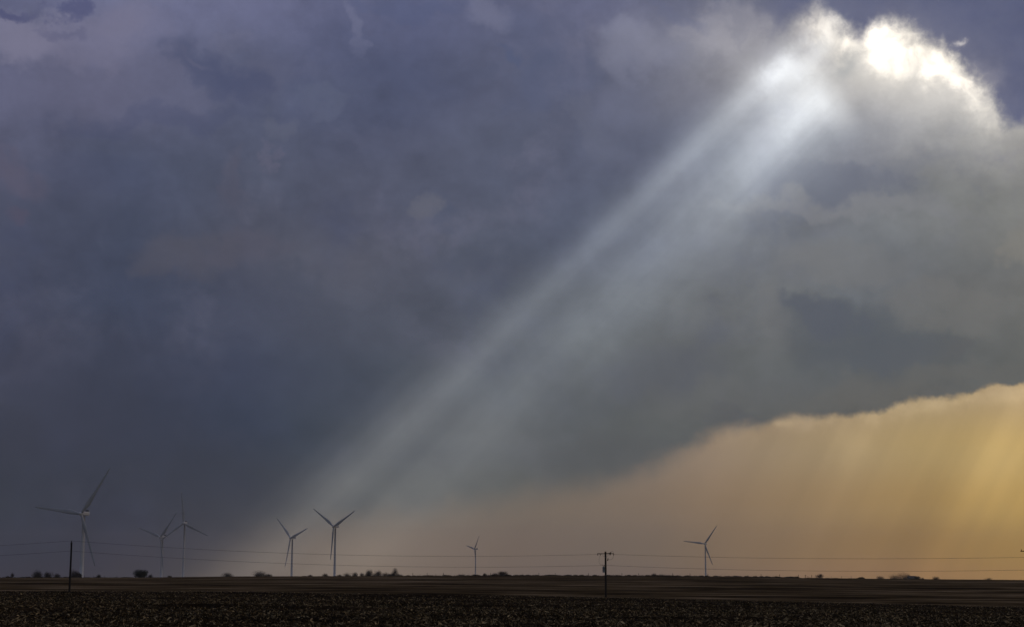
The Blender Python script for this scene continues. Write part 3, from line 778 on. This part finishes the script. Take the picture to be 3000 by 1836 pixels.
# ------------------------------------------------------------------ trees and shrubs on the skyline
def tree(px, w, h, d, label, style="bare", dens=1.0, name=None, cat=None, seed=0):
    rg = np.random.default_rng(seed + int(px))
    k = d / F
    top = at(px, 1686, d); x, y = top.x, top.y
    gz = float(terr(x, y))
    az = math.degrees(math.atan2(x, y))
    vis = CAMZ + d * float(np.interp(az, RAa, RT))          # height at which the ridge hides it
    hv = h * k; W = w * k / 2 * 1.2
    H = max(hv + vis - gz, hv)
    name = name or ("bare_tree" if H > 4.5 else "bare_shrub")
    root = empty(name, (x, y, gz))
    tag(root, label, cat or ("tree" if H > 4.5 else "shrub"), "trees and shrubs along the skyline")
    cz0 = max(0.0, H - hv * 1.55)                # bottom of the crown
    cz = (H + cz0) / 2; ch = (H - cz0) / 2
    # limbs
    tr = MB()
    tr.ring_tube([(0, 0, -.3), (.1, 0, max(cz0, .3) * .6), (0, .1, cz0 + ch * .4), (.1, 0, cz + ch * .3)], [.05 * H * .45 + .06, .04 * H * .45 + .05, .09, .04], 7)
    ends = []
    nl = 9 if style != "cedar" else 4
    for i in range(nl):
        a = rg.uniform(0, 2 * math.pi); s0 = rg.uniform(.0, .7)
        st = Vector((0, 0, max(.15, cz0 * .8) + (cz - cz0 * .8) * s0))
        el_ = rg.uniform(.15, 1.2); rr = rg.uniform(.6, .98)
        en = Vector((math.cos(a) * W * rr * math.cos(el_), math.sin(a) * W * rr * math.cos(el_), cz + ch * rr * math.sin(el_) * .95 - ch * .15))
        mid = st.lerp(en, .5) + Vector((rg.normal() * .12, rg.normal() * .12, .15 * ch))
        tr.ring_tube([st, mid, en], [.07, .05, .02], 5); ends.append((st, mid, en))
    tr.build("trunk", M_bark, root, True)
    # crown: fans of thin twigs growing up and out, thinning towards an uneven outline
    N = int((560 + 230 * W * ch) * dens); N = min(N, 4600)
    lobes = [(rg.uniform(-.5, .5) * W, rg.uniform(-.5, .5) * W, cz + rg.uniform(-.7, .25) * ch, rg.uniform(.5, .85)) for _ in range(9)]
    li = rg.integers(0, 9, N)
    lb = np.array(lobes)[li]
    u = rg.normal(size=(N, 3)); u /= np.linalg.norm(u, axis=1, keepdims=True)
    rad = rg.random(N) ** (0.6) * lb[:, 3]
    P = np.stack([lb[:, 0] + u[:, 0] * rad * W, lb[:, 1] + u[:, 1] * rad * W, lb[:, 2] + u[:, 2] * rad * ch], 1)
    q = np.sqrt((P[:, 0] / W) ** 2 + (P[:, 1] / W) ** 2 + ((P[:, 2] - cz) / ch) ** 2)
    lim = 0.90 + 0.10 * rg.random(N) ** 2 + 0.10 * np.sin(np.arctan2(P[:, 2] - cz, P[:, 0]) * 5 + rg.uniform(0, 6))
    P[:, :2] *= np.minimum(1, lim / q)[:, None]; P[:, 2] = cz + (P[:, 2] - cz) * np.minimum(1, lim / q)
    P = P[P[:, 2] > 0.05]; N = len(P)
    o0 = np.array([0, 0, cz0 - ch * .3])
    dr = P - o0; dr /= np.linalg.norm(dr, axis=1, keepdims=True); dr += rg.normal(size=(N, 3)) * .35; dr[:, 2] += .25
    dr /= np.linalg.norm(dr, axis=1, keepdims=True)
    if style == "cedar": ln = rg.uniform(.12, .30, N) * max(1, ch * .35); tw_ = rg.uniform(.06, .16, N)
    else: ln = rg.uniform(.25, .95, N) * max(.6, ch * .28); tw_ = rg.uniform(.016, .036, N)
    s = np.cross(dr, rg.normal(size=(N, 3))); s /= np.linalg.norm(s, axis=1, keepdims=True)
    t_ = np.cross(dr, s)
    b = P - dr * ln[:, None] * .5; e = P + dr * ln[:, None] * .5
    V = np.stack([b + s * tw_[:, None], b - s * tw_[:, None] * .5 + t_ * tw_[:, None] * .8, b - s * tw_[:, None] * .5 - t_ * tw_[:, None] * .8, e], 1).reshape(-1, 3)
    kk = (np.arange(N) * 4)[:, None, None]
    Fc = (kk + np.array([[0, 1, 3], [1, 2, 3], [2, 0, 3]])[None]).reshape(-1, 3)
    np_mesh("crown", V, Fc, M_ever if style == "cedar" else M_twig, parent=root)
    return root
T = [
 (36, 10, 18, 760, "thin wispy shrub, the first along the skyline at the dark end", "bare", .5),
 (22, 10, 6, 740, "low dark tuft of brush at the foot of the thin wispy shrub", "bare", .8),
 (113, 34, 26, 1050, "widest of the three round bare trees before the plain utility pole", "bare", 1.3),
 (143, 24, 21, 1050, "middle one of the three round bare trees before the plain utility pole", "bare", 1.2),
 (167, 19, 16, 1060, "smallest of the three round bare trees before the plain utility pole", "bare", 1.2),
 (219, 26, 26, 1050, "round bare tree between the plain utility pole and the largest turbine tower", "bare", 1.4),
 (233, 16, 18, 1060, "small bare tree right at the foot of the largest turbine tower", "bare", 1.3),
 (289, 13, 12, 900, "small lone shrub just past the largest turbine tower", "bare", 1.0),
 (410, 42, 28, 900, "dense dark rounded tree, the darkest crown on the skyline", "cedar", 1.6),
 (441, 17, 11, 920, "small shrub tucked beside the dense dark rounded tree", "bare", 1.2),
 (497, 14, 6, 900, "low shrub between two hazy turbine towers", "bare", 1.2),
 (664, 36, 16, 950, "broad low bush midway between the upright-blade turbine and the faintest turbine", "bare", 1.3),
 (757, 40, 20, 950, "wide mound-shaped bush, taller one, before the faintest turbine", "bare", 1.7),
 (782, 30, 10, 955, "low skirt of brush trailing from the wide mound-shaped bush", "bare", 1.5),
 (909, 14, 6, 930, "tiny low bush just past the faintest turbine tower", "bare", 1.0),
 (951, 20, 10, 930, "low bush just before the darkest turbine's tower", "bare", 1.2),
 (994, 16, 7, 930, "low bush just past the darkest turbine's tower", "bare", 1.2),
 (1016, 24, 12, 1000, "small bushy tree starting the hedgerow by the darkest turbine", "bare", 1.3),
 (1037, 22, 19, 1050, "slender bare tree with a round head early in the hedgerow", "bare", 1.1),
 (1060, 18, 14, 1050, "small bare tree in the gap before the hedgerow's big pair", "bare", 1.1),
 (1083, 28, 26, 1100, "tall bare tree, first of the hedgerow's big pair", "bare", 1.5),
 (1105, 27, 20, 1100, "bare tree, lower one of the hedgerow's big pair", "bare", 1.5),
 (1128, 20, 15, 1080, "short bare tree following the hedgerow's big pair", "bare", 1.3),
 (1142, 18, 14, 1080, "short bare tree leaning into the tallest pointed tree of the hedgerow", "bare", 1.3),
 (1156, 22, 28, 1100, "tallest pointed bare tree at the hedgerow's far end", "bare", 1.6),
 (1170, 18, 9, 1050, "low brush closing the hedgerow after its pointed tree", "bare", 1.2),
 (1305, 20, 6, 780, "low weedy bush between the hedgerow and the smallest turbine", "bare", 1.0),
 (1355, 26, 8, 800, "flat bush just before the smallest turbine", "bare", 1.0),
 (1393, 24, 6, 780, "low bush at the foot of the smallest turbine's tower", "bare", 1.0),
 (1419, 13, 10, 800, "small upright bush just past the smallest turbine", "bare", 1.1),
 (1449, 20, 12, 850, "thin bush joined to the dark bush past the smallest turbine", "bare", 1.2),
 (1471, 34, 18, 860, "dark rounded bush between the smallest turbine and the transformer pole", "bare", 2.0),
 (1524, 32, 5, 780, "very low spreading bush before the transformer pole", "bare", 1.2),
 (1913, 19, 11, 860, "small bush, taller one of two behind the fence before the lone orange-sky turbine", "bare", 1.0),
 (1940, 29, 9, 870, "long low bush, second of two behind the fence before the lone orange-sky turbine", "bare", 1.0),
 (2401, 25, 16, 820, "spreading vase-shaped shrub standing alone past the last fence posts", "bare", .9),
 (2524, 20, 6, 1100, "low smooth hump of bush on the falling end of the skyline", "cedar", 1.2),
 (2579, 21, 10, 1900, "distant pale hazy tree before the biggest tree clump under the orange sky", "bare", 1.6),
 (2620, 30, 17, 1900, "first and lower tree of the biggest clump under the orange sky", "bare", 1.8),
 (2638, 38, 24, 1950, "tallest broad tree in the middle of the biggest clump under the orange sky", "bare", 1.8),
 (2656, 24, 18, 1920, "rounded last tree of the biggest clump under the orange sky", "bare", 1.8),
 (2687, 19, 11, 1500, "dark small tree standing beside the distant shed", "cedar", 1.2),
 (2702, 11, 6, 1500, "wispy little bush just past the distant shed's dark tree", "bare", 1.0),
 (2743, 21, 12, 1200, "lone bushy shrub past the distant shed, under the orange sky", "bare", 1.2),
 (2894, 24, 8, 1500, "last low pale shrub before the picture's border under the orange sky", "bare", .9),
]
for t in T: tree(t[0], t[1], t[2], t[3], t[4], t[5], t[6])
# distant shed
sx = at(2671, 1690, 1520); gz = float(terr(sx.x, sx.y)); kk = 1520 / F
vis = at(2671, 1690, 1520).z - gz
sh = empty("farm_shed", (sx.x, sx.y, gz)); tag(sh, "distant low farm shed with a grey gable roof beside the biggest tree clump", "shed")
w_ = 11 * kk; hw = vis - .2
MB().box((0, 0, hw / 2), (w_ * 1.8, 6, hw), bev=.01).build("wall", M_shed, sh)
m = MB(); a = w_ * .9 + .4
m.v += [Vector(p) for p in ((-a, -3.4, hw), (a, -3.4, hw), (a, 3.4, hw), (-a, 3.4, hw), (-a, 0, hw + 1.5), (a, 0, hw + 1.5))]
m.f += [(0, 1, 5, 4), (2, 3, 4, 5), (0, 4, 3), (1, 2, 5), (3, 2, 1, 0)]
m.build("roof", M_roof, sh)
MB().box((w_ * .3, -3.04, 1.3), (2.4, .08, 2.6)).build("door", M_cooler, sh)

# ------------------------------------------------------------------ fence on the ridge
posts = [36,161,247,275,306,343,1209,1231,1251,1277,1299,1345,1391,1437,1484,1532,1579,1627,1673,1724,1773,1822,1871,1921,1971,2022,2074,2112,2151,2190,2230,2284,2339,2359,2378,2435,2465,2494]
tall = {1251,1299,1627,1724,1822,1871,1921,1971,2022,2074,2230,2284,2339,2359,2378,1579,1437,1209}
def fence(pl, label):
    p0 = at(pl[0], 1688, 704); g0 = Vector((p0.x, p0.y, float(terr(p0.x, p0.y))))
    root = empty("wire_fence", g0); tag(root, label, "fence", "wire fences on the ridge")
    tops = []
    for px in pl:
        p = at(px, 1688, 704); q = Vector((p.x, p.y, float(terr(p.x, p.y)))) - g0
        hh = (1.35 if px in tall else .95) + random.uniform(-.1, .12); r_ = .10 if px in tall else .055
        lx = random.uniform(-.08, .08)
        MB().ring_tube([q + Vector((0, 0, -.2)), q + Vector((lx * .5, 0, hh * .6)), q + Vector((lx, 0, hh - .03)), q + Vector((lx, 0, hh))], [r_, r_, r_ * .95, r_ * .7], 8).build("post", M_post, root, True)
        tops.append(q)
    if 2359 in pl:
        a, b = tops[pl.index(2359)], tops[pl.index(2378)]
        MB().ring_tube([a + Vector((0, 0, 1.15)), b + Vector((-.3, 0, .15))], .05, 6).build("brace", M_post, root)
    for z in (.3, .6, .88):
        MB().ring_tube([t + Vector((0, 0, z)) for t in tops], .004, 3).build("wire", M_wire, root)
fence([p for p in posts if p < 400], "sparse wire fence with short posts near the largest turbine")
fence([p for p in posts if p > 1200], "long wire fence with dark wooden posts behind the transformer pole")

# weedy strip on the ridge
def weeds(segs, n_per, d0, seed):
    rg = np.random.default_rng(seed); VV = []; 
    for x0, x1, hh, dn in segs:
        n = int((x1 - x0) * n_per * dn)
        cl_c = rg.uniform(x0, x1, max(2, int((x1 - x0) / 7)))
        c = np.where(rg.random(n) < .7, cl_c[rg.integers(0, len(cl_c), n)] + rg.normal(size=n) * 2.2, rg.uniform(x0, x1, n))
        c = np.clip(c, x0, x1); dd_ = d0 + rg.uniform(-4, 8, n)
        amp = 0.45 + .55 * np.abs(np.sin(c * .11 + 2 * np.sin(c * .037)))
        for px, d, a in zip(c, dd_, amp):
            az = math.atan((px - CX) / F / math.cos(PITCH) * .9995)
            x, y = d * math.sin(az), d * math.cos(az)
            VV.append((x, y, hh * a * rg.uniform(.35, 1.0)))
    VV = np.array(VV); N = len(VV)
    Z = terr(VV[:, 0], VV[:, 1]) - .03
    B = np.stack([VV[:, 0], VV[:, 1], Z], 1)
    ln = VV[:, 2]; dr = np.stack([rg.normal(size=N) * .3, rg.normal(size=N) * .3, np.ones(N)], 1) * ln[:, None]
    th = rg.uniform(0, 2 * np.pi, N); wv = np.stack([np.cos(th), np.sin(th), 0 * th], 1) * rg.uniform(.02, .07, N)[:, None]
    V = np.stack([B - wv, B + wv, B + dr * .6 + wv * .8, B + dr], 1).reshape(-1, 3)
    kk = (np.arange(N) * 4)[:, None, None]
    return V, (kk + np.array([[0, 1, 2], [0, 2, 3]])[None]).reshape(-1, 3)
V, Fc = weeds([(-200, 260, .6, 1.1), (260, 420, .4, .7), (420, 660, .15, .3), (640, 900, .12, .3), (900, 1180, .3, .6), (1180, 1380, .6, 1.6), (1380, 1950, .85, 2.8), (1950, 2320, .85, 2.5), (2320, 2500, .35, .9), (2500, 3100, .10, .4)], 14, 706, 3)
w = np_mesh("weeds", V, Fc, M_weed); tag(w, "ragged line of dead weeds along the crest of the ridge", "weeds", kind="stuff")

# ------------------------------------------------------------------ haze
def add_haze(dens):
    m = bpy.data.materials.new("haze air"); m.use_nodes = True; nt = m.node_tree; nt.nodes.clear()
    p = nt.nodes.new("ShaderNodeVolumePrincipled"); o = nt.nodes.new("ShaderNodeOutputMaterial"); nt.links.new(p.outputs[0], o.inputs["Volume"])
    p.inputs["Color"].default_value = (0.86, 0.84, 0.84, 1); p.inputs["Density"].default_value = dens; p.inputs["Anisotropy"].default_value = 0.75
    me = bpy.data.meshes.new("haze"); X, Y0, Y1, Z0, Z1 = 9600, -9600, 9600, -20, 300
    vs = [(x, y, z) for z in (Z0, Z1) for x, y in ((-X, Y0), (X, Y0), (X, Y1), (-X, Y1))]
    me.from_pydata(vs, [], [(3, 2, 1, 0), (4, 5, 6, 7), (0, 1, 5, 4), (1, 2, 6, 5), (2, 3, 7, 6), (3, 0, 4, 7)])
    me.materials.append(m); o = bpy.data.objects.new("haze", me); C.objects.link(o)
    tag(o, "thin rainy haze filling the air over the plain", "haze", kind="stuff")
import os
if not os.environ.get("NOHAZE"): add_haze(HAZE)
